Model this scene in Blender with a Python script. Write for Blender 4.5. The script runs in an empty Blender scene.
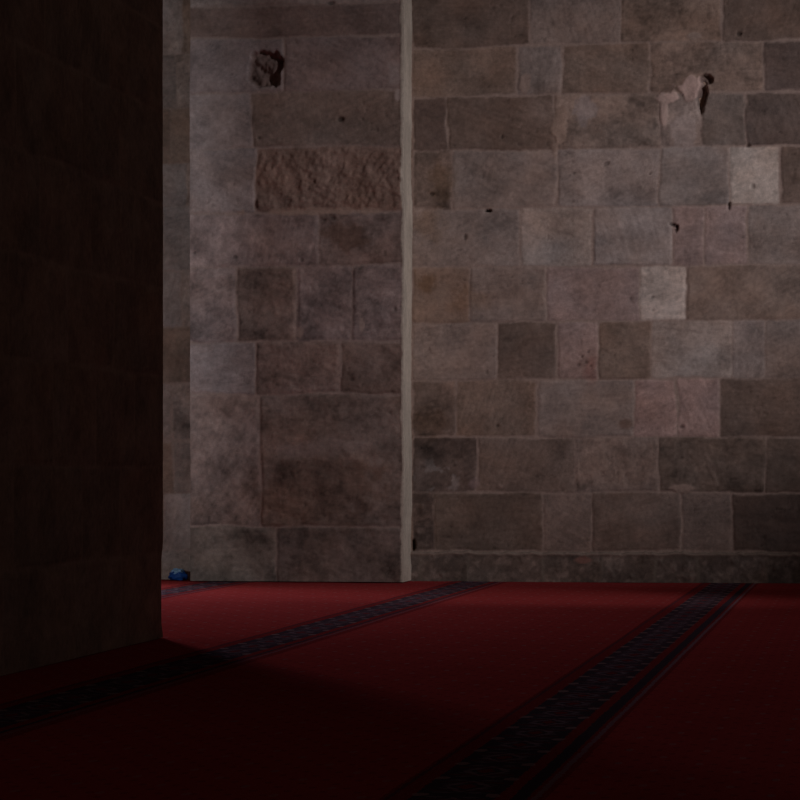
import bpy, math, random
import numpy as np

random.seed(7)
scene = bpy.context.scene
COL = scene.collection

# ------------------------------------------------------------------ camera model
F, HOR, H = 2950.0, 468.0, 1.2
YAW = math.atan(473.0 / F)
CY, SY = math.cos(YAW), math.sin(YAW)
YW = 30.95          # plane of the back wall
YP = 30.40          # front plane of the wall pier

def on_plane(px, py, Y):
    """point of the plane y = Y seen at a pixel of the 800 x 800 photograph -> (x, z)"""
    u = (px - 400.0) / F
    t = Y / (CY + u * SY)
    return t * (-SY + u * CY), H - (py - HOR) * t / F

def wx(px, Y=YW): return on_plane(px, HOR, Y)[0]
def wz(py, Y=YW, px=600): return on_plane(px, py, Y)[1]

def lin(c):
    c = np.asarray(c, float) / 255.0
    return np.where(c <= 0.04045, c / 12.92, ((c + 0.055) / 1.055) ** 2.4)

K_STONE = 4.6
def alb(c): return lin(c) * K_STONE

# ------------------------------------------------------------------ numpy noise
def _hash(ix, iy, seed):
    h = (ix.astype(np.int64) * 374761393 + iy.astype(np.int64) * 668265263 + seed * 974634777) & 0xffffffff
    h = ((h ^ (h >> 13)) * 1274126177) & 0xffffffff
    h = ((h ^ (h >> 16)) * 2246822519) & 0xffffffff
    return ((h ^ (h >> 15)) & 0xffff) / 65535.0

def vnoise(x, y, seed=0):
    ix, iy = np.floor(x), np.floor(y)
    fx, fy = x - ix, y - iy
    fx = fx * fx * fx * (fx * (fx * 6 - 15) + 10); fy = fy * fy * fy * (fy * (fy * 6 - 15) + 10)
    a = _hash(ix, iy, seed); b = _hash(ix + 1, iy, seed)
    c = _hash(ix, iy + 1, seed); d = _hash(ix + 1, iy + 1, seed)
    return (a * (1 - fx) + b * fx) * (1 - fy) + (c * (1 - fx) + d * fx) * fy

def fbm(x, y, seed=0, octs=4, gain=0.55):
    s, amp, tot = np.zeros_like(x), 1.0, 0.0
    ca, sa = math.cos(0.6), math.sin(0.6)
    for i in range(octs):
        s = s + amp * vnoise(x, y, seed + 17 * i); tot += amp
        x, y = (x * ca - y * sa) * 2.03 + 5.1, (x * sa + y * ca) * 2.03 + 9.7
        amp *= gain
    return s / tot - 0.5

def sstep(a, b, x):
    t = np.clip((x - a) / (b - a), 0, 1)
    return t * t * (3 - 2 * t)

# ------------------------------------------------------------------ stone relief
# a stone: (x0, x1, z0, z1, colour, relief kind)
def relief(xs, zs, stones, mortar, seed, features=None):
    X, Z = np.meshgrid(xs, zs)
    w1 = fbm(X * 2.2, Z * 2.2, seed + 1, 3) * 0.055 + fbm(X * 13, Z * 13, seed + 2, 3) * 0.022
    w2 = fbm(X * 1.6, Z * 1.6, seed + 3, 3) * 0.045 + fbm(X * 13, Z * 13, seed + 4, 3) * 0.022
    XX, ZZ = X + w1, Z + w2
    h = np.full_like(X, -0.005)
    col = np.zeros(X.shape + (3,)); col[:] = mortar
    mott = fbm(X * 1.7, Z * 2.3, seed + 9, 5)
    fine = fbm(X * 16, Z * 16, seed + 10, 4)
    spk = fbm(X * 34, Z * 34, seed + 12, 2)
    jn = fbm(X * 2.5, Z * 2.5, seed + 11, 3)
    rng = random.Random(seed)
    for (x0, x1, z0, z1, c, kind) in stones:
        pad = 0.15
        i0, i1 = np.searchsorted(xs, [x0 - pad, x1 + pad]); j0, j1 = np.searchsorted(zs, [z0 - pad, z1 + pad])
        if i1 <= i0 or j1 <= j0: continue
        sl = (slice(j0, j1), slice(i0, i1))
        x, z = XX[sl], ZZ[sl]
        rr = 0.03
        dx = np.minimum(x - x0, x1 - x); dz = np.minimum(z - z0, z1 - z)
        d = np.where((dx < rr) & (dz < rr), rr - np.hypot(rr - dx, rr - dz), np.minimum(dx, dz))
        d = d - 0.003 - 0.014 * np.clip(jn[sl] * 2.6 + 0.25, 0, 1)
        if kind == 'plain': k, amp, ed = 5, 0.007, 0.016
        elif kind == 'rough': k, amp, ed = 7, 0.045, 0.05
        elif kind == 'worn': k, amp, ed = 5, 0.018, 0.03
        else: k, amp, ed = 14, 0.05, 0.05          # rubble
        off = rng.uniform(-0.002, 0.003); ta, tb = rng.uniform(-1, 1) * 0.004, rng.uniform(-1, 1) * 0.006
        s = rng.randrange(1000)
        xr, zr = X[sl], Z[sl]
        body = off + ta * (xr - (x0 + x1) / 2) + tb * (zr - (z0 + z1) / 2)
        body = body + amp * fbm(xr * k, zr * k, s, 4) + 0.004 * fbm(xr * 22, zr * 22, s + 5, 3)
        if kind == 'rough':
            g = (xr * 0.80 - zr * 0.60), (xr * 0.60 + zr * 0.80)
            body = body + 0.032 * (0.25 - np.abs(fbm(g[0] * 13, g[1] * 5, s + 2, 3))) + 0.02 * fbm(xr * 24, zr * 24, s + 6, 3)
        if kind == 'rubble': body = body - 0.012
        cc = 0.84 * np.asarray(c, float) + 0.16 * alb((74, 64, 59)) * (np.mean(c) / np.mean(alb((74, 64, 59)))) ** 0.35
        tone = 1 + 0.40 * mott[sl] + 0.75 * fbm(xr * 3.4, zr * 4.2, s + 7, 5) + 0.32 * fine[sl] + 0.22 * spk[sl]
        # worn pale bloom and darker brown patches belong to the stone itself
        warm = np.clip(2.6 * fbm(xr * 2.1, zr * 2.6, s + 8, 4), -1, 1)[..., None]
        q = rng.uniform(-0.5, 0.5) + (1.57 if rng.random() < 0.25 else 0)
        u, v = xr * math.cos(q) + zr * math.sin(q), -xr * math.sin(q) + zr * math.cos(q)
        streak = fbm(u * 5, v * 42, s + 21, 3)
        pits = sstep(0.20, 0.30, fbm(xr * 26, zr * 26, s + 23, 3)) * sstep(-0.1, 0.2, fbm(xr * 2.5, zr * 2.5, s + 24, 2))
        if kind == 'worn': tone = 1 + 1.55 * (tone - 1) + 0.5 * fbm(xr * 8, zr * 8, s + 31, 4)
        tone = tone + 0.27 * streak - 0.22 * pits
        body = body + 0.004 * streak - 0.006 * pits
        pix = cc * np.clip(tone, 0.35, 1.8)[..., None] * (1 + warm * np.array([0.02, -0.05, -0.10]))
        m = sstep(0.0, ed, d)
        vis = np.clip(0.56 + 1.6 * fbm(X[sl] * 1.4, Z[sl] * 1.4, seed + 15, 3), 0.15, 1)
        cm = np.maximum(sstep(-0.006, 0.014, d), (1 - vis) * sstep(-0.012, -0.002, d))
        h[sl] = np.where(d > -0.004, np.maximum(h[sl], -0.005 + m * (0.005 + body)), h[sl])
        if kind == 'rubble':
            b = sstep(-0.1, 0.3, fbm(xr * 15, zr * 15, s + 3, 4))[..., None]
            pix = pix * (0.8 + 0.6 * b)
        col[sl] = col[sl] * (1 - cm[..., None]) + pix * cm[..., None]
    mo = 1 + 0.8 * fine
    if features: h, col = features(X, Z, h, col)
    return X, Z, h, col

def grid_faces(ny, nx, base=0, flip=False):
    idx = np.arange(ny * nx).reshape(ny, nx) + base
    a, b, c, d = idx[:-1, :-1], idx[:-1, 1:], idx[1:, 1:], idx[1:, :-1]
    q = np.stack([a, d, c, b] if flip else [a, b, c, d], -1).reshape(-1, 4)
    return q

def make_mesh(name, verts, faces, colors=None, mat=None, parent=None, smooth=True, loc=(0, 0, 0)):
    me = bpy.data.meshes.new(name)
    verts = np.asarray(verts, np.float32); faces = np.asarray(faces, np.int32)
    me.vertices.add(len(verts)); me.vertices.foreach_set('co', verts.ravel())
    me.loops.add(faces.size); me.loops.foreach_set('vertex_index', faces.ravel())
    me.polygons.add(len(faces))
    me.polygons.foreach_set('loop_start', np.arange(0, faces.size, 4, dtype=np.int32))
    me.polygons.foreach_set('loop_total', np.full(len(faces), 4, np.int32))
    me.update(calc_edges=True)
    if smooth: me.polygons.foreach_set('use_smooth', np.ones(len(faces), bool))
    if colors is not None:
        at = me.color_attributes.new('tint', 'FLOAT_COLOR', 'POINT')
        rgba = np.ones((len(verts), 4), np.float32); rgba[:, :3] = colors
        at.data.foreach_set('color', rgba.ravel())
    me.validate()
    o = bpy.data.objects.new(name, me); COL.objects.link(o); o.location = loc
    if mat: me.materials.append(mat)
    if parent: o.parent = parent
    return o

def box_vf(x0, x1, y0, y1, z0, z1, base=0):
    v = [(x0, y0, z0), (x1, y0, z0), (x1, y1, z0), (x0, y1, z0), (x0, y0, z1), (x1, y0, z1), (x1, y1, z1), (x0, y1, z1)]
    f = [(0, 3, 2, 1), (4, 5, 6, 7), (0, 1, 5, 4), (1, 2, 6, 5), (2, 3, 7, 6), (3, 0, 4, 7)]
    return v, [tuple(i + base for i in q) for q in f]

def boxes_obj(name, boxes, mat, color=(0.3, 0.26, 0.24), parent=None):
    V, Fc = [], []
    for b in boxes:
        v, f = box_vf(*b, base=len(V)); V += v; Fc += f
    return make_mesh(name, V, Fc, np.tile(np.asarray(color), (len(V), 1)), mat, parent, smooth=False)

# ------------------------------------------------------------------ materials
def new_mat(name):
    m = bpy.data.materials.new(name); m.use_nodes = True
    nt = m.node_tree
    return m, nt, nt.nodes['Principled BSDF']

def N(nt, kind, **kw):
    n = nt.nodes.new(kind)
    for k, v in kw.items(): setattr(n, k, v)
    return n

def math_n(nt, op, a, b=None, c=None, clamp=False):
    n = N(nt, 'ShaderNodeMath', operation=op, use_clamp=clamp)
    for i, v in enumerate((a, b, c)):
        if v is None: continue
        if isinstance(v, (int, float)): n.inputs[i].default_value = v
        else: nt.links.new(v, n.inputs[i])
    return n.outputs[0]

def mix_c(nt, fac, a, b, blend='MIX'):
    n = N(nt, 'ShaderNodeMix', data_type='RGBA', blend_type=blend)
    for s, v in ((n.inputs[0], fac), (n.inputs[6], a), (n.inputs[7], b)):
        if isinstance(v, (int, float)): s.default_value = v
        elif isinstance(v, (tuple, list)): s.default_value = (*v[:3], 1)
        else: nt.links.new(v, s)
    return n.outputs[2]

def stone_material(name, bump=0.35):
    m, nt, bs = new_mat(name)
    at = N(nt, 'ShaderNodeAttribute', attribute_name='tint')
    tc = N(nt, 'ShaderNodeTexCoord')
    n1 = N(nt, 'ShaderNodeTexNoise'); n1.inputs['Scale'].default_value = 26; n1.inputs['Detail'].default_value = 6
    n2 = N(nt, 'ShaderNodeTexNoise'); n2.inputs['Scale'].default_value = 95; n2.inputs['Detail'].default_value = 3
    nt.links.new(tc.outputs['Object'], n1.inputs['Vector']); nt.links.new(tc.outputs['Object'], n2.inputs['Vector'])
    t = math_n(nt, 'MULTIPLY_ADD', n1.outputs['Fac'], 0.6, 0.70)
    t2 = math_n(nt, 'MULTIPLY_ADD', n2.outputs['Fac'], 0.5, 0.75)
    t = math_n(nt, 'MULTIPLY', t, t2)
    c = N(nt, 'ShaderNodeVectorMath', operation='SCALE')
    nt.links.new(at.outputs['Color'], c.inputs[0]); nt.links.new(t, c.inputs['Scale'])
    nt.links.new(c.outputs[0], bs.inputs['Base Color'])
    bs.inputs['Roughness'].default_value = 0.88
    bs.inputs['Specular IOR Level'].default_value = 0.2
    bp = N(nt, 'ShaderNodeBump'); bp.inputs['Strength'].default_value = bump; bp.inputs['Distance'].default_value = 0.008
    s = math_n(nt, 'ADD', n1.outputs['Fac'], math_n(nt, 'MULTIPLY', n2.outputs['Fac'], 0.4))
    nt.links.new(s, bp.inputs['Height']); nt.links.new(bp.outputs[0], bs.inputs['Normal'])
    return m

M_STONE = stone_material('weathered_limestone')
M_PLASTER = stone_material('lime_plaster', 0.25)

RED = (0.300, 0.038, 0.039)
DRED = (0.165, 0.024, 0.030)
NAVY = (0.052, 0.034, 0.046)
PALE = tuple(lin((140, 108, 110)))
GREY = (0.19, 0.12, 0.15)

def carpet_base(nt, tc_out):
    """red pile with a woven ground of small staggered motifs"""
    sx = N(nt, 'ShaderNodeSeparateXYZ'); nt.links.new(tc_out, sx.inputs[0])
    x, y = sx.outputs[0], sx.outputs[1]
    def lattice(px, py, ox, oy, rx, ry):
        a = math_n(nt, 'PINGPONG', math_n(nt, 'ADD', x, ox + 100), px / 2)
        b = math_n(nt, 'PINGPONG', math_n(nt, 'ADD', y, oy + 100), py / 2)
        d = math_n(nt, 'ADD', math_n(nt, 'POWER', math_n(nt, 'DIVIDE', a, rx), 2.0), math_n(nt, 'POWER', math_n(nt, 'DIVIDE', b, ry), 2.0))
        return math_n(nt, 'LESS_THAN', d, 1.0)
    m1 = math_n(nt, 'MAXIMUM', lattice(0.3275, 0.56, 0.91, 0, 0.016, 0.048), lattice(0.3275, 0.56, 0.91 + 0.16375, 0.28, 0.016, 0.048))
    m2 = math_n(nt, 'MAXIMUM', lattice(0.131, 0.28, 0.0655, 0, 0.016, 0.03), lattice(0.131, 0.28, 0, 0.14, 0.016, 0.03))
    nz = N(nt, 'ShaderNodeTexNoise'); nz.inputs['Scale'].default_value = 2.2; nz.inputs['Detail'].default_value = 5
    nf = N(nt, 'ShaderNodeTexNoise'); nf.inputs['Scale'].default_value = 60; nf.inputs['Detail'].default_value = 3
    nt.links.new(tc_out, nz.inputs['Vector']); nt.links.new(tc_out, nf.inputs['Vector'])
    c = mix_c(nt, nz.outputs['Fac'], tuple(v * 0.85 for v in RED), tuple(v * 1.12 for v in RED))
    c = mix_c(nt, math_n(nt, 'MULTIPLY', m2, 0.55), c, DRED)
    c = mix_c(nt, math_n(nt, 'MULTIPLY', m1, 0.36), c, PALE)
    return c, nf, x, y

def finish_carpet(nt, bs, c, nf):
    t = math_n(nt, 'MULTIPLY_ADD', nf.outputs['Fac'], 0.8, 0.6)
    v = N(nt, 'ShaderNodeVectorMath', operation='SCALE')
    nt.links.new(c, v.inputs[0]); nt.links.new(t, v.inputs['Scale'])
    nt.links.new(v.outputs[0], bs.inputs['Base Color'])
    bs.inputs['Roughness'].default_value = 1.0
    bs.inputs['Specular IOR Level'].default_value = 0.0
    bs.inputs['Sheen Weight'].default_value = 0.0
    bp = N(nt, 'ShaderNodeBump'); bp.inputs['Strength'].default_value = 0.3; bp.inputs['Distance'].default_value = 0.006
    nt.links.new(nf.outputs['Fac'], bp.inputs['Height']); nt.links.new(bp.outputs[0], bs.inputs['Normal'])

def carpet_field_material():
    m, nt, bs = new_mat('red_carpet_pile')
    tc = N(nt, 'ShaderNodeTexCoord')
    c, nf, x, y = carpet_base(nt, tc.outputs['Object'])
    finish_carpet(nt, bs, c, nf)
    return m

PER = 0.565
def carpet_band_material(name, b0, b1, grey):
    m, nt, bs = new_mat(name)
    tc = N(nt, 'ShaderNodeTexCoord')
    c, nf, x, y = carpet_base(nt, tc.outputs['Object'])
    def band(a, b):
        return math_n(nt, 'MULTIPLY', math_n(nt, 'GREATER_THAN', x, a), math_n(nt, 'LESS_THAN', x, b))
    nd = N(nt, 'ShaderNodeTexNoise'); nd.inputs['Scale'].default_value = 22; nd.inputs['Detail'].default_value = 3
    nt.links.new(tc.outputs['Object'], nd.inputs['Vector'])
    sc = N(nt, 'ShaderNodeSeparateColor'); nt.links.new(nd.outputs['Color'], sc.inputs[0])
    x0, y0 = x, y
    x = math_n(nt, 'ADD', x0, math_n(nt, 'MULTIPLY_ADD', sc.outputs[0], 0.036, -0.018))
    y = math_n(nt, 'ADD', y0, math_n(nt, 'MULTIPLY_ADD', sc.outputs[1], 0.10, -0.05))
    red = mix_c(nt, nf.outputs['Fac'], tuple(v * 0.75 for v in DRED), tuple(v * 0.8 for v in RED))
    c = mix_c(nt, math_n(nt, 'MULTIPLY', band(-0.26, 0.34), 1.0), c, red)
    c = mix_c(nt, math_n(nt, 'MULTIPLY', band(-0.243, -0.224), 0.6), c, NAVY)
    field = band(-0.155, 0.155)
    c = mix_c(nt, field, c, NAVY)
    yy = math_n(nt, 'ADD', y, 100 * PER)
    ym = math_n(nt, 'PINGPONG', yy, PER / 2)                         # 0 at motif centre .. PER/2
    yh = math_n(nt, 'PINGPONG', math_n(nt, 'ADD', yy, PER / 4), PER / 4)
    ax = math_n(nt, 'ABSOLUTE', x)
    # medallions along the middle
    dm = math_n(nt, 'ADD', math_n(nt, 'DIVIDE', ax, 0.095), math_n(nt, 'DIVIDE', math_n(nt, 'SUBTRACT', PER / 2, ym), 0.21))
    ring = math_n(nt, 'MULTIPLY', math_n(nt, 'LESS_THAN', dm, 1.0), math_n(nt, 'GREATER_THAN', dm, 0.72))
    core = math_n(nt, 'LESS_THAN', dm, 0.42)
    c = mix_c(nt, math_n(nt, 'MULTIPLY', ring, 0.55), c, GREY)
    c = mix_c(nt, math_n(nt, 'MULTIPLY', core, 0.8), c, DRED)
    # thin cross bars
    bars = math_n(nt, 'MULTIPLY', math_n(nt, 'LESS_THAN', yh, 0.018), band(-0.125, 0.125))
    c = mix_c(nt, math_n(nt, 'MULTIPLY', bars, 0.45), c, DRED)
    # pale hooks along both sides of the navy field
    def dots(cx):
        a = math_n(nt, 'DIVIDE', math_n(nt, 'SUBTRACT', x, cx), 0.030)
        b = math_n(nt, 'DIVIDE', ym, 0.058)
        d = math_n(nt, 'ADD', math_n(nt, 'MULTIPLY', a, a), math_n(nt, 'MULTIPLY', b, b))
        return math_n(nt, 'LESS_THAN', d, 1.0)
    # small broken leaves between the medallions
    lf = math_n(nt, 'ABSOLUTE', math_n(nt, 'SUBTRACT', ax, 0.062))
    l2 = math_n(nt, 'PINGPONG', math_n(nt, 'ADD', yy, 0.07), PER / 8)
    leaf = math_n(nt, 'LESS_THAN', math_n(nt, 'ADD', math_n(nt, 'DIVIDE', lf, 0.05), math_n(nt, 'DIVIDE', l2, 0.026)), 1.0)
    c = mix_c(nt, math_n(nt, 'MULTIPLY', leaf, 0.5), c, GREY)
    dd = math_n(nt, 'MAXIMUM', dots(-0.135), dots(0.135))
    c = mix_c(nt, math_n(nt, 'MULTIPLY', dd, 0.62), c, PALE)
    # bold dark stripe and its grey seam line on the right-hand side
    c = mix_c(nt, band(b0, b1), c, NAVY)
    c = mix_c(nt, math_n(nt, 'MULTIPLY', band(b1 + 0.018, b1 + 0.042), grey), c, GREY)
    finish_carpet(nt, bs, c, nf)
    return m

M_FIELD = carpet_field_material()
M_BAND = carpet_band_material('woven_border', 0.212, 0.238, 0.4)
M_WIDE = carpet_band_material('woven_border_wide_stripe', 0.210, 0.268, 0.7)

def plain_mat(name, rgb, rough=0.6, spec=0.3):
    m, nt, bs = new_mat(name)
    tc = N(nt, 'ShaderNodeTexCoord')
    n = N(nt, 'ShaderNodeTexNoise'); n.inputs['Scale'].default_value = 9; n.inputs['Detail'].default_value = 4
    nt.links.new(tc.outputs['Object'], n.inputs['Vector'])
    c = mix_c(nt, n.outputs['Fac'], tuple(v * 0.7 for v in rgb), tuple(v * 1.3 for v in rgb))
    nt.links.new(c, bs.inputs['Base Color'])
    bs.inputs['Roughness'].default_value = rough; bs.inputs['Specular IOR Level'].default_value = spec
    return m

def tag(o, label=None, cat=None, group=None, kind=None):
    for k, v in (('label', label), ('category', cat), ('group', group), ('kind', kind)):
        if v: o[k] = v
    return o

# ------------------------------------------------------------------ back wall
# palette: stone colours; some rows below also carry shade in their tints
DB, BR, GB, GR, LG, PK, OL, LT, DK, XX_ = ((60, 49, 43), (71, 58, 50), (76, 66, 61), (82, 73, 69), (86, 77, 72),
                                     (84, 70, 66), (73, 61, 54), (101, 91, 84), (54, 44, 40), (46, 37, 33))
ROWS = [  # (top pixel, bottom pixel, [(left, right, colour, kind) ...]); dark leftmost stones paint the pier's penumbra
    (-8, 44.5, [(412, 531, DB, 'plain'), (531, 620, GB, 'plain'), (620, 722, BR, 'worn'), (722, 812, DB, 'plain')]),
    (44.5, 94.5, [(412, 517, BR, 'plain'), (517, 562, GB, 'plain'), (562, 650, BR, 'plain'), (650, 763, OL, 'worn'), (763, 815, DK, 'plain')]),
    (94.5, 149, [(412, 447, DK, 'plain'), (447, 555, DB, 'plain'), (555, 660, OL, 'worn'), (660, 702, GB, 'worn'), (702, 746, (61, 54, 50), 'plain'), (746, 822, (54, 45, 41), 'plain')]),  # two right-hand tints darkened to paint the falloff of light
    (149, 206.5, [(412, 452, DB, 'worn'), (452, 557, GB, 'plain'), (557, 660, GR, 'plain'), (660, 729, (76, 68, 64), 'plain'), (729, 781, LT, 'plain'), (781, 830, DB, 'plain')]),  # right-of-centre stone also tinted down for the falloff of light
    (206.5, 266, [(412, 521, GB, 'plain'), (521, 592, LG, 'plain'), (592, 673, GR, 'plain'), (673, 704, PK, 'plain'), (704, 747, PK, 'plain'), (747, 826, GB, 'plain')]),
    (266, 321.5, [(412, 469, BR, 'plain'), (469, 546, GB, 'plain'), (546, 640, PK, 'plain'), (640, 686, (108, 97, 90), 'plain'), (686, 850, OL, 'plain')]),
    (321.5, 379, [(412, 496, GB, 'plain'), (496, 556, DB, 'plain'), (556, 598, PK, 'plain'), (598, 652, BR, 'plain'), (652, 732, LG, 'plain'), (732, 765, GR, 'plain'), (765, 828, GB, 'plain')]),
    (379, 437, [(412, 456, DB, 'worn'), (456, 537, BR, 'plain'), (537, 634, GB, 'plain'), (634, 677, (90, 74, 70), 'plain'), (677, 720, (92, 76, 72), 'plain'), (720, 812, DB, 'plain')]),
    (437, 492.5, [(412, 477, (50, 41, 37), 'worn'), (477, 575, (63, 52, 46), 'plain'), (575, 659, (67, 57, 52), 'worn'), (659, 766, (56, 46, 40), 'worn'), (766, 840, (56, 46, 40), 'plain')]),  # low course tinted darker, painting the light's fade toward the floor
    (492.5, 551.5, [(412, 434, XX_, 'rubble'), (434, 543, (56, 46, 40), 'plain'), (543, 592, (67, 57, 52), 'plain'), (592, 682, (63, 52, 46), 'plain'), (682, 732, (67, 57, 52), 'plain'), (732, 822, (50, 41, 37), 'plain')]),  # darker tints again paint the fade of light low down
]
def fill_right(z0, z1, xa, xb, rng, out, pal=(DB, BR, GB, OL, DK)):
    x = xa
    while x < xb:
        w = rng.uniform(0.5, 1.05); out.append((x, min(x + w, xb), z0, z1, alb(rng.choice(pal)), 'plain')); x += w

WX0, WX1, WZ1 = -8.62, 2.6, 7.2
rng = random.Random(3)
stones = []
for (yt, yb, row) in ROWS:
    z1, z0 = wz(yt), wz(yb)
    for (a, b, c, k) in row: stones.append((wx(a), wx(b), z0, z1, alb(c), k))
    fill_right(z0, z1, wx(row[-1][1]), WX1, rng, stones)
ztop = wz(-8)
fill_right(ztop, WZ1, wx(412), WX1, rng, stones)
# the part of the wall left of the wall pier
LEFT = [(-60, 54, GR), (54, 107, GB), (107, 163, BR), (163, 206, GR), (206, 270, GR), (270, 327, GR),
        (327, 383, BR), (383, 441, GR), (441, 494, GB), (494, 551, GR), (551, 590, LG)]
for i, (yt, yb, c) in enumerate(LEFT):
    z1, z0 = wz(yt, px=178), wz(yb, px=178)
    e = [182, 177, 300, 186, 300, 181, 300, 171, 300, 300, 300][i]
    if e < 200:
        stones.append((wx(e), wx(235), z0, z1, alb(GB if i % 2 else BR), 'worn'))
    else: e = 235
    stones.append((wx(e) - rng.uniform(0.6, 0.9), wx(e), z0, z1, alb(c), 'plain'))
    stones.append((WX0, stones[-1][0], z0, z1, alb(BR), 'plain'))
    stones.append((wx(235), wx(412), z0, z1, alb(BR), 'plain'))
MORTAR = alb((82, 70, 64))

def ell(X, Z, cx, cz, rx, rz, ang=0.0):
    dx, dz = X - cx, Z - cz
    c, s = math.cos(ang), math.sin(ang)
    return np.hypot((dx * c + dz * s) / rx, (-dx * s + dz * c) / rz)

def wall_features(X, Z, h, col):
    nz = fbm(X * 9, Z * 9, 71, 4)
    def P(px, py): return on_plane(px, py, YW)
    def cut(px, py, rx, ry, depth, ang=0.0, dark=0.55, rag=0.9):
        nonlocal h, col
        cx, cz = P(px, py)
        d = ell(X, Z, cx, cz, rx / 94.0, ry / 94.0, ang) + rag * nz
        m = sstep(1.05, 0.6, d)
        h = h - (depth if depth > 0.045 else depth * 0.6) * m
        col = col * (1 - (1 - dark) * m[..., None])  # shade inside the cut is painted into its colour
    def daub(px, py, rx, ry, c, ang=0.0, amt=1.0, rise=0.006, rag=1.2):
        nonlocal h, col
        cx, cz = P(px, py)
        d = ell(X, Z, cx, cz, rx / 94.0, ry / 94.0, ang) + rag * nz
        m = sstep(1.05, 0.75, d) * amt
        h = h * (1 - m) + m * (rise + 0.01 * nz)
        col = col * (1 - m[..., None]) + np.asarray(alb(c)) * m[..., None] * (1 + 0.6 * nz[..., None])
    # mortar smeared over the joint below the brown block, with a broken hollow beside it
    daub(690, 88, 17, 10, (100, 84, 78), 0.5, 1.0, 0.012, 1.5)
    daub(672, 97, 13, 7, (98, 83, 77), 0.3, 1.0, 0.010, 1.5)
    daub(664, 112, 4.5, 18, (94, 80, 74), 0, 1.0, 0.008, 0.7)
    daub(684, 128, 14, 20, (90, 80, 76), 0.0, 0.7, 0.0)
    cut(702, 97, 5, 17, 0.07, -0.12, 0.4, 0.5)
    cut(706, 79, 7, 6, 0.06, 0, 0.4, 0.6)
    daub(524, 84, 6, 12, (86, 72, 65), 0, 0.55)
    daub(694, 36, 8, 4, (84, 74, 68), 0, 0.5)
    daub(560, 129, 8, 22, (84, 70, 62), -0.2)
    daub(585, 110, 12, 15, (84, 76, 74), 0.5, 0.6, 0.0)
    # small hooks and holes
    cut(413.5, 545, 2.2, 7, 0.05, 0, 0.3, 0.4); cut(673, 225, 5, 1.8, 0.04, -0.35, 0.3); cut(676.5, 229, 1.6, 4, 0.04, -0.2, 0.3)
    cut(729, 206, 2, 4.5, 0.04, 0, 0.35); cut(488, 211, 4.5, 1.8, 0.05, 0, 0.15, 0.3)
    cut(465, 237, 2.5, 4, 0.02, 0, 0.5); cut(748, 146, 3, 2.5, 0.03, 0, 0.5)
    cut(739, 34, 3, 2.2, 0.03, 0, 0.4); cut(753, 186, 2, 3, 0.02, 0, 0.6)
    cut(574, 173, 2, 1.6, 0.02, 0, 0.5, 0.3); cut(502, 137, 2, 2, 0.02, 0, 0.5, 0.3); cut(432, 194, 2.5, 2, 0.02, 0, 0.4)
    cut(497, 426, 2, 2, 0.02, 0, 0.5, 0.3); cut(682, 427, 3, 2, 0.02, 0, 0.5)
    cut(606, 164, 4, 2.2, 0.02, 0.5, 0.6); cut(650, 174, 1.5, 1.5, 0.015, 0, 0.5, 0.3)
    for (a, b) in ((582, 357), (588, 352), (579, 365), (586, 362), (591, 366), (653, 297), (631, 299)): cut(a, b, 2.2, 2, 0.012, 0, 0.6)
    # pale mortar swollen out of the joint
    daub(682, 488, 18, 5, (78, 66, 60)); daub(712, 470, 3, 20, (72, 61, 55), 0.35, 0.6)
    daub(474, 484, 7, 6, (72, 60, 58), 0, 0.6); daub(500, 486, 5, 4, (74, 62, 56), 0, 0.6)
    # brown stains
    def stain(px, py, rx, ry, k):
        nonlocal col
        cx, cz = P(px, py)
        m = sstep(1.2, 0.3, ell(X, Z, cx, cz, rx / 94.0, ry / 94.0) + 1.3 * nz)
        col = col * (1 - m[..., None] * (1 - np.asarray(k)))
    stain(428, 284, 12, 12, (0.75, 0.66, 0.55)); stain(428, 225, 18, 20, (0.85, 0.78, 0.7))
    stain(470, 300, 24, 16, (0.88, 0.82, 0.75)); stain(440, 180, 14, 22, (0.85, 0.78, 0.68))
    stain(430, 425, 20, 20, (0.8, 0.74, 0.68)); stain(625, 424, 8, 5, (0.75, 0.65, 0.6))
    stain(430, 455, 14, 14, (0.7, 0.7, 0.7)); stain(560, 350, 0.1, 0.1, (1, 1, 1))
    stain(590, 370, 10, 18, (1.02, 0.86, 0.84))
    # crystalline white bloom low down on the left
    m = sstep(0.10, 0.22, fbm(X * 11, Z * 11, 77, 3)) * sstep(1.1, 0.3, ell(X, Z, *P(440, 480), 0.35, 0.28))
    col = col + m[..., None] * 0.10
    return h, col

RES = 0.0135
def wall_grid(x0, x1, z0, z1, res, Y, stones, seed, feats, base=0, mortar=MORTAR):
    xs = np.arange(x0, x1 + res * 0.5, res); zs = np.arange(z0, z1 + res * 0.5, res)
    X, Z, h, col = relief(xs, zs, stones, mortar, seed, feats)
    V = np.stack([X, Y - h, Z], -1).reshape(-1, 3)
    return V, grid_faces(len(zs), len(xs), base), col.reshape(-1, 3)

z_plinth = wz(553)
V, Fc, Cc = wall_grid(WX0, WX1, 0.0, WZ1, RES, YW, stones, 11, wall_features)
wall_back = make_mesh('wall_back', V, Fc, Cc, M_STONE); wall_back['kind'] = 'structure'
# solid masonry behind the face, and the wall running on to the left round the window opening
WIN = (-10.9, -9.3, 1.0, 4.4)
core = [(WX0, WX1, YW + 0.07, YW + 1.0, 0, WZ1),
        (-16, WIN[0], YW, YW + 1.0, 0, WZ1), (WIN[1], WX0, YW, YW + 1.0, 0, WZ1),
        (WIN[0], WIN[1], YW, YW + 1.0, 0, WIN[2]), (WIN[0], WIN[1], YW, YW + 1.0, WIN[3], WZ1)]
c_ = boxes_obj('wall_core', core, M_STONE, alb(BR), wall_back)
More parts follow.
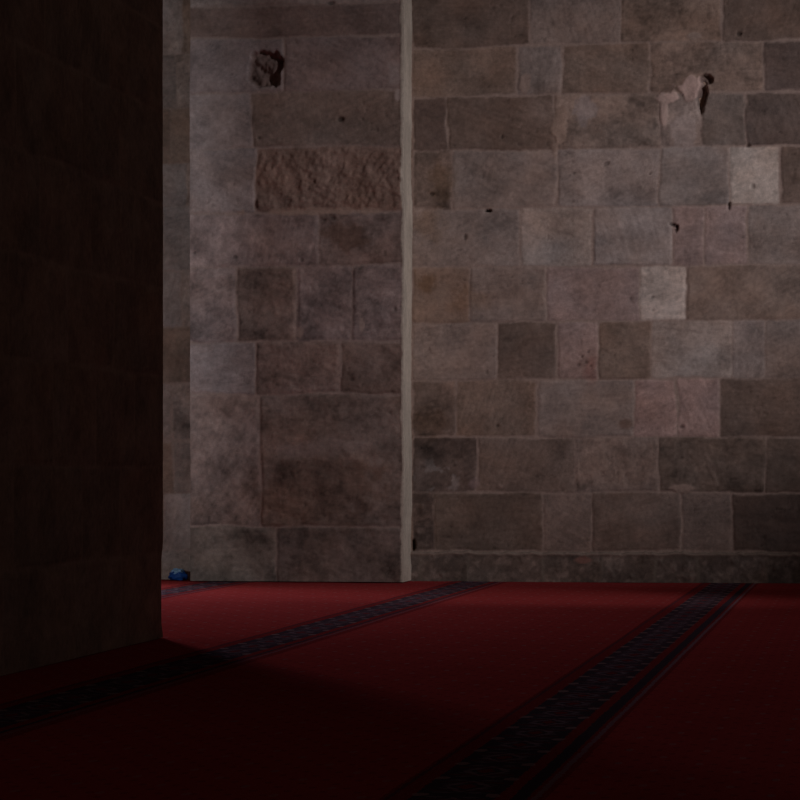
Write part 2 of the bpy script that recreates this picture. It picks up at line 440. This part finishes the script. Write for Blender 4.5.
# rough bottom course, a strip of dark rubble and old mortar
ps = []
x = wx(380); rp = random.Random(21)
while x < WX1:
    w = rp.uniform(0.35, 0.9)
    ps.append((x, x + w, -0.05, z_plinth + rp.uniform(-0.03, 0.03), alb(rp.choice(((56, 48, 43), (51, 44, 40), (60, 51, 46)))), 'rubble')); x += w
def plinth_features(X, Z, h, col):
    top = z_plinth + 0.035 * fbm(X * 5, Z * 0 + 3.3, 5, 3) + 0.02 * fbm(X * 22, Z * 0 + 1.3, 6, 2)
    m = sstep(-0.005, 0.03, Z - top)
    lip = np.exp(-((Z - top + 0.01) / 0.018) ** 2)
    h = h - 0.09 * m + 0.012 * lip
    col = col * (1 - lip[..., None]) + np.asarray(alb((70, 60, 54))) * lip[..., None]
    cx, cz = on_plane(583, 560, YW)
    d = sstep(1.1, 0.6, ell(X, Z, cx, cz, 0.13, 0.04) + fbm(X * 12, Z * 12, 9, 3))
    col = col * (1 - d[..., None]) + np.asarray(alb((72, 52, 46))) * d[..., None]
    return h, col
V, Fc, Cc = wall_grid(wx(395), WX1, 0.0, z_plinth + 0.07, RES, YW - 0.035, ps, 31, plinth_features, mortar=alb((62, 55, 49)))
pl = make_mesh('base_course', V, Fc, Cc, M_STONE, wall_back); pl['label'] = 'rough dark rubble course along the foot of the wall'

# ------------------------------------------------------------------ wall pier (projecting from the back wall)
PX0, PX1 = wx(190, YP), wx(403.5, YP)
BL, BL2 = (77, 69, 67), (73, 64, 62)
PROWS = [
    (-60, 5, [(190, 403, GR, 'plain')]),
    (5, 37, [(190, 403, (66, 55, 51), 'plain')]),
    (37, 92, [(190, 284, BL2, 'plain'), (284, 403, (72, 61, 58), 'plain')]),
    (92, 147, [(190, 252, BL, 'plain'), (252, 403, (68, 57, 51), 'plain')]),
    (147, 212, [(190, 256, BL, 'plain'), (256, 403, (70, 55, 48), 'rough')]),
    (212, 266, [(190, 319, (74, 63, 60), 'worn'), (319, 403, (62, 51, 47), 'worn')]),
    (266, 342, [(190, 237, BL2, 'worn'), (237, 296, (64, 53, 48), 'worn'), (296, 352, (70, 59, 56), 'worn'), (352, 403, (72, 61, 58), 'worn')]),
    (342, 394, [(190, 256, BL, 'plain'), (256, 341, (66, 54, 49), 'worn'), (341, 403, (60, 49, 44), 'worn')]),
    (394, 526.5, [(190, 260, (70, 60, 56), 'worn'), (260, 403, (62, 52, 47), 'worn')]),
    (526.5, 590, [(190, 276, (60, 53, 48), 'worn'), (276, 403, (57, 48, 44), 'worn')]),  # tints lowered to paint dimmer light at the pier's foot
]
pst = []
for (yt, yb, row) in PROWS:
    z1, z0 = wz(yt, YP, 300), wz(yb, YP, 300)
    for (a, b, c, k) in row:
        x0 = PX0 - (0.1 if a == 190 else 0) if a == 190 else wx(a, YP)
        x1 = PX1 + 0.05 if b == 403 else wx(b, YP)
        pst.append((x0, x1, z0, z1, alb(c), k))
fz = wz(-60, YP, 300)
pst.append((PX0 - .1, PX0 + 1.2, fz, WZ1 + .1, alb(BR), 'plain')); pst.append((PX0 + 1.2, PX1 + .05, fz, WZ1 + .1, alb(BR), 'plain'))

PLASTER = (93, 86, 78)
def pier_features(X, Z, h, col):
    nz = fbm(X * 9, Z * 9, 171, 4)
    def P(px, py): return on_plane(px, py, YP)
    s = 96.0
    # the knocked-out hollow
    cx, cz = P(265, 69)
    dx, dz = (X - cx) * s, (Z - cz) * s
    edge = np.maximum(np.abs(dx - 0.12 * dz) / 16.5, np.abs(dz) / 18.5)
    d = np.maximum(edge, np.hypot(dx / 20, dz / 22)) + 0.4 * nz
    m = sstep(1.06, 0.86, d)
    h = h - m * (0.06 + 0.10 * fbm(X * 14, Z * 10, 177, 3))
    col = col * (1 - m[..., None] * (1 - np.array([0.58, 0.50, 0.46])))  # interior tinted darker, painting the hollow's shade
    # small pits, their inner shade painted into the colour
    for (px, py, rx, ry, dp, dk) in ((341, 119, 5, 4, 0.03, 0.35), (259, 138, 2, 2, 0.015, 0.5), (333, 218, 3, 3, 0.015, 0.55),
                                     (324, 220, 4, 2, 0.015, 0.6), (235, 257, 2.5, 2.5, 0.015, 0.5), (194, 253, 2.5, 2, 0.015, 0.5),
                                     (302, 260, 2, 2, 0.012, 0.5), (331, 3, 5, 2.5, 0.02, 0.45), (352, 379, 3, 2.5, 0.012, 0.6), (395, 309, 2.2, 3, 0.012, 0.6)):
        cx, cz = P(px, py)
        m = sstep(1.1, 0.5, ell(X, Z, cx, cz, rx / s, ry / s) + 0.8 * nz)
        h = h - 0.6 * dp * m; col = col * (1 - (1 - dk) * m[..., None])
    # mortar hides the joint above the tall block and the pecked block keeps a pale margin
    def daub(px, py, rx, ry, c, amt=0.8, rag=1.2, ang=0.0):
        nonlocal col, h
        cx, cz = P(px, py)
        m = sstep(1.1, 0.6, ell(X, Z, cx, cz, rx / s, ry / s, ang) + rag * nz) * amt
        col = col * (1 - m[..., None]) + np.asarray(alb(c)) * m[..., None]
        h = h * (1 - 0.5 * m)
    daub(320, 211, 75, 4, (84, 70, 62)); daub(362, 325, 2.5, 8, (88, 76, 70), 0.6, 0.9)
    daub(300, 333, 4, 6, (84, 72, 66)); daub(375, 462, 7, 5, (84, 75, 71), 0.5, 2.2); daub(352, 447, 12, 6, (80, 71, 67), 0.5, 2.2)
    daub(330, 446, 18, 14, (80, 70, 66), 0.4); daub(300, 450, 24, 10, (78, 68, 65), 0.4)
    daub(395, 75, 8, 14, (84, 75, 72), 0.7); daub(398, 95, 4, 8, (92, 82, 78), 0.8)
    daub(250, 15, 30, 6, (62, 50, 46), 0.4)
    # a damp brown stain spreading on the big lower block
    cx, cz = P(320, 490)
    m = sstep(1.15, 0.55, ell(X, Z, cx, cz, 0.72, 0.42) + 1.4 * nz)
    col = col * (1 - m[..., None] * (1 - np.array([0.80, 0.74, 0.70])))
    cx, cz = P(345, 236); m = sstep(1.15, 0.5, ell(X, Z, cx, cz, 0.26, 0.16) + 1.4 * nz)
    col = col * (1 - m[..., None] * (1 - np.array([0.82, 0.74, 0.68])))
    # plaster wrapped round the right-hand arris
    w = 0.012 + 0.03 * np.clip(fbm(Z * 2.2, Z * 0 + 4.4, 23, 4) * 2 + 0.45, 0, 1) + 0.012 * fbm(X * 20, Z * 20, 29, 3)
    m = sstep(w + 0.008, w - 0.004, PX1 - X)
    col = col * (1 - m[..., None]) + np.asarray(alb(PLASTER)) * m[..., None]
    h = h * (1 - m) + 0.004 * m
    # keep the vertical edges of the grid closed
    e = sstep(0.0, 0.03, X - PX0) * sstep(0.0, 0.02, PX1 - X)
    h = h * e
    return h, col

def edge_wobble(z, seed, amp=0.012):
    z = np.asarray(z, float)
    return amp * 2 * fbm(z * 1.6, z * 0 + seed, seed, 4) + 0.006 * fbm(z * 12, z * 0 + seed, seed + 1, 3)

xs = np.linspace(PX0, PX1, int((PX1 - PX0) / RES) + 1); zs = np.arange(0.009, WZ1, RES)
X, Z, h, col = relief(xs, zs, pst, alb((80, 69, 64)), 41, pier_features)
wob_r, wob_l = edge_wobble(Z, 3, 0.014), edge_wobble(Z, 8, 0.008)
tt = (X - PX0) / (PX1 - PX0)
Xd = X + wob_r * sstep(0.93, 1.0, tt) + wob_l * sstep(0.05, 0.0, tt)
V1 = np.stack([Xd, YP - h, Z], -1).reshape(-1, 3); F1 = grid_faces(len(zs), len(xs)); C1 = col.reshape(-1, 3)
# left return
ys = np.linspace(YW + 0.02, YP, 30); Yg, Zg = np.meshgrid(ys, zs)
V2 = np.stack([PX0 + edge_wobble(Zg, 8, 0.008), Yg, Zg], -1).reshape(-1, 3); F2 = grid_faces(len(zs), 30, len(V1))
C2 = np.tile(alb(BR), (len(V2), 1)) * (1 + 0.6 * fbm(Yg * 6, Zg * 6, 55, 4)).reshape(-1, 1)
pier = make_mesh('wall_pilaster', np.vstack([V1, V2]), np.vstack([F1, F2]), np.vstack([C1, C2]), M_STONE)
tag(pier, 'flat stone pilaster with a knocked-out hollow near the top, projecting from the back wall', 'pilaster', kind='thing')
# the right return carries a light plaster coat
ys = np.linspace(YP, YW + 0.02, 46); Yg, Zg = np.meshgrid(ys, zs)
hh = 0.012 * fbm(Yg * 5, Zg * 2.5, 61, 4) * sstep(0, 0.05, Yg - YP)
V3 = np.stack([PX1 + edge_wobble(Zg, 3, 0.014) + hh, Yg, Zg], -1).reshape(-1, 3)
tone = 1 + 0.5 * fbm(Yg * 6, Zg * 3, 63, 5)
warm = sstep(3.2, 0.2, Zg)[..., None]
base = np.asarray(alb(PLASTER))
C3 = (base * tone[..., None]).reshape(-1, 3)
st = make_mesh('plaster_coat', V3, grid_faces(len(zs), 46), C3, M_PLASTER, pier)
st['label'] = 'pale plaster coat on the right-hand side'

# ------------------------------------------------------------------ dark free-standing pier in the left foreground
QX1, QX0, QY1, QY0 = -4.95, -8.35, 20.3, 14.0
qz = [-0.05, 0.605, 1.215, 1.845, 2.46, 3.07, 3.70, 4.31, 4.93, 5.55, 6.17, 6.8, 7.3]
qst = []; rq = random.Random(5)
pal = ((70, 58, 51), (68, 57, 50), (72, 60, 53))
for i in range(len(qz) - 1):
    y = QY1 + 0.05; first = True
    while y > QY0 - 0.1:
        w = rq.uniform(0.9, 1.6) if not first else rq.uniform(0.7, 1.5); first = False
        qst.append((y - w, y, qz[i], qz[i + 1], alb(rq.choice(pal)), 'plain')); y -= w
def q_feat(Y, Z, h, col):
    e = sstep(0, 0.03, QY1 - Y) * sstep(0, 0.03, Y - QY0)
    return h * e, col
R2 = 0.02
ys = np.linspace(QY0, QY1, int((QY1 - QY0) / R2) + 1); zs = np.arange(0.004, 7.2, R2)
Yg, Zg, h, col = relief(ys, zs, qst, alb((80, 68, 61)), 51, q_feat)
# the corner steps in slightly in the lowest course
inset = -0.05 * sstep(0.68, 0.55, Zg) * sstep(0.0, 0.12, Zg) + edge_wobble(Zg, 12, 0.012)
ty = sstep(0.97, 1.0, (Yg - QY0) / (QY1 - QY0))
V1 = np.stack([QX1 + h, Yg + inset * ty, Zg], -1).reshape(-1, 3); F1 = grid_faces(len(zs), len(ys)); C1 = col.reshape(-1, 3)
xs = np.linspace(QX1, QX0, 40); Xg, Zg2 = np.meshgrid(xs, zs)
ins2 = -0.05 * sstep(0.68, 0.55, Zg2) * sstep(0.0, 0.12, Zg2) + edge_wobble(Zg2, 12, 0.012)
V2 = np.stack([Xg, QY1 + ins2, Zg2], -1).reshape(-1, 3); F2 = grid_faces(len(zs), 40, len(V1))
C2 = np.tile(alb(BR), (len(V2), 1))
n = len(V1) + len(V2)
V3, F3 = [], []
V3 = [(QX0, QY0, .004), (QX1, QY0, .004), (QX1, QY0, 7.18), (QX0, QY0, 7.18), (QX0, QY1, .004), (QX0, QY1, 7.18), (QX1, QY1, 7.18)]
F3 = [(n, n + 1, n + 2, n + 3), (n + 4, n, n + 3, n + 5), (n + 3, n + 2, n + 6, n + 5)]
pil = make_mesh('stone_pillar', np.vstack([V1, V2, V3]), np.vstack([F1, F2, F3]), np.vstack([C1, C2, np.tile(alb(BR), (7, 1))]), M_STONE)
tag(pil, 'massive dark stone pillar standing in shadow in the left foreground', 'pillar', kind='thing')

# ------------------------------------------------------------------ floor and carpet
fl = boxes_obj('floor', [(-16, 6, -4, YW + 1, -0.3, -0.012)], M_STONE, alb(BR)); fl['kind'] = 'structure'

CX0, CX1, CYA, CYB = -12.0, 4.0, 5.0, YW + 0.02
BANDS = [-9.38, -6.755, -4.13, -1.51, 1.11]
BW0, BW1 = -0.26, 0.34
def carpet_z(X, Y):
    z = 0.007 * fbm(X * 0.9, Y * 0.7, 81, 3) + 0.004 * fbm(X * 4, Y * 3, 82, 3)
    # the carpet laps up a little where it meets the wall pier and the wall
    near = np.exp(-((Y - (YP - 0.02)) / 0.22) ** 2) * sstep(PX0 + 0.55, PX0 + 0.95, X) * sstep(PX1 - 0.1, PX1 - 0.25, X)
    z = z - 0.003 * near
    return z
root = bpy.data.objects.new('prayer_carpet', None); COL.objects.link(root); root.location = (0, 0, 0)
tag(root, 'red wall-to-wall prayer carpet crossed by dark patterned border bands', 'carpet')
def strip(name, xa, xb, mat, cx=0.0, rx=0.06, ry=0.07):
    xs = np.linspace(xa, xb, max(2, int((xb - xa) / rx) + 1)); ys = np.arange(CYA, CYB, ry)
    X, Y = np.meshgrid(xs, ys)
    # bands wander by a centimetre or two, as a laid carpet does
    Z = carpet_z(X, Y)
    w = 0.025 * fbm(Y * 0.25, Y * 0 + 2.7, 91, 2)
    Xw = X + w
    Vv = np.stack([Xw - cx, Y, Z], -1).reshape(-1, 3)
    o = make_mesh(name, Vv, grid_faces(len(ys), len(xs)), None, mat, root, loc=(cx, 0, 0))
    return o
edges = [CX0]
for b in BANDS: edges += [b + BW0, b + BW1]
edges.append(CX1)
for i in range(0, len(edges), 2): strip('red_field', edges[i], edges[i + 1], M_FIELD)
for b in BANDS:
    o = strip('border_band', b + BW0, b + BW1, M_WIDE if b == -1.51 else M_BAND, cx=b, rx=0.03)
    o['label'] = 'dark navy woven border band with pale hooked motifs'

# ------------------------------------------------------------------ small blue bundle by the wall
def bag():
    cx, _ = on_plane(178.5, 572, 30.72); cy = 30.70
    r = bpy.data.objects.new('plastic_bag', None); COL.objects.link(r); r.location = (cx, cy, 0.004)
    tag(r, 'small crumpled blue bag lying on the carpet at the foot of the back wall', 'bag')
    def blob(name, sx, sy, sz, oz, ox, mat, seed, amp):
        nu, nv = 40, 24
        th = np.linspace(0, 2 * np.pi, nu, endpoint=False); ph = np.linspace(-np.pi / 2, np.pi / 2, nv)
        T, Pp = np.meshgrid(th, ph)
        n = fbm(np.cos(T) * 2 + 5, np.sin(T) * 2 + Pp * 2.2, seed, 4) + 0.5 * np.abs(fbm(np.cos(T) * 5 + 9, np.sin(T) * 5 + Pp * 4, seed + 3, 3))
        rr = 1 + amp * n
        ce = np.sign(np.cos(Pp)) * np.abs(np.cos(Pp)) ** 0.7
        Xb = sx * rr * ce * np.cos(T); Yb = sy * rr * ce * np.sin(T)
        Zb = sz * rr * np.sin(Pp) + oz
        Vb = np.stack([Xb + ox, Yb, np.maximum(Zb, 0.0)], -1).reshape(-1, 3)
        idx = np.arange(nu * nv).reshape(nv, nu)
        a, b = idx[:-1], idx[1:]
        Fb = np.stack([a, np.roll(a, -1, 1), np.roll(b, -1, 1), b], -1).reshape(-1, 4)
        return make_mesh(name, Vb, Fb, None, mat, r)
    dark = plain_mat('blue_plastic', tuple(lin((34, 86, 165))), 0.45, 0.4)
    pale = plain_mat('light_blue_plastic', tuple(lin((150, 195, 230))), 0.4, 0.4)
    blob('body', 0.096, 0.075, 0.052, 0.042, 0.004, dark, 3, 0.6)
    t = blob('folded_top', 0.068, 0.058, 0.030, 0.088, -0.004, pale, 8, 0.8)
    t['label'] = 'lighter blue folded top'
bag()

# ------------------------------------------------------------------ light
world = bpy.data.worlds.new('dim_interior'); scene.world = world; world.use_nodes = True
bg = world.node_tree.nodes['Background']
bg.inputs[0].default_value = (1.0, 0.74, 0.64, 1); bg.inputs[1].default_value = 0.025

def aim(o, target):
    from mathutils import Vector
    d = Vector(target) - o.location
    o.rotation_euler = d.to_track_quat('-Z', 'Y').to_euler()

def spot(name, loc, target, energy, color, angle, blend, radius):
    l = bpy.data.lights.new(name, 'SPOT'); l.energy = energy; l.color = color
    l.spot_size = math.radians(angle); l.spot_blend = blend; l.shadow_soft_size = radius
    o = bpy.data.objects.new(name, l); COL.objects.link(o); o.location = loc; aim(o, target)
    return o

def area(name, loc, target, energy, color, sx, sy, spread=180):
    l = bpy.data.lights.new(name, 'AREA'); l.energy = energy; l.color = color
    l.shape = 'RECTANGLE'; l.size = sx; l.size_y = sy; l.spread = math.radians(spread)
    o = bpy.data.objects.new(name, l); COL.objects.link(o); o.location = loc; aim(o, target)
    return o

# main daylight, from a high opening on the right of the hall
spot('high_window_daylight', (11.0, 20.0, 9.0), (-3.5, YW, 3.4), 4950, (1.0, 0.965, 1.02), 28.5, 1.0, 0.5)
spot('added_floor_spot', (11.0, 20.0, 9.0), (-3.8, 27.6, 0.0), 2900, (1.0, 0.94, 0.92), 14, 1.0, 0.5)  # added spot to brighten the floor by the wall, no window behind it
# daylight through the window in the back wall, hidden behind the pillar
area('window_daylight', (-10.45, YW + 0.35, 2.8), (-4.0, 21.0, 1.2), 100, (1.0, 0.93, 0.90), 0.85, 3.0, 90)
area('window_sky_daylight', (-9.68, YW + 0.35, 2.8), (-4.0, 21.0, 1.2), 60, (0.50, 0.62, 1.0), 0.6, 3.0, 90)
# bluish daylight passing the far side of the pillar
spot('doorway_daylight', (-10.4, 8.0, 3.2), (-7.4, YP, 3.3), 2600, (0.88, 0.94, 1.0), 24, 0.8, 0.5)

# ------------------------------------------------------------------ camera
cam = bpy.data.cameras.new('camera'); co = bpy.data.objects.new('camera', cam); COL.objects.link(co)
co.location = (0, 0, H); co.rotation_euler = (math.pi / 2, 0, YAW)
cam.sensor_fit = 'HORIZONTAL'; cam.sensor_width = 36.0; cam.lens = 36.0 * F / 800.0
cam.shift_y = (HOR - 400.0) / 800.0
cam.clip_end = 200
scene.camera = co

vs = scene.view_settings
vs.view_transform = 'Standard'; vs.look = 'None'; vs.exposure = 0.0; vs.gamma = 1.0
vs.use_curve_mapping = False
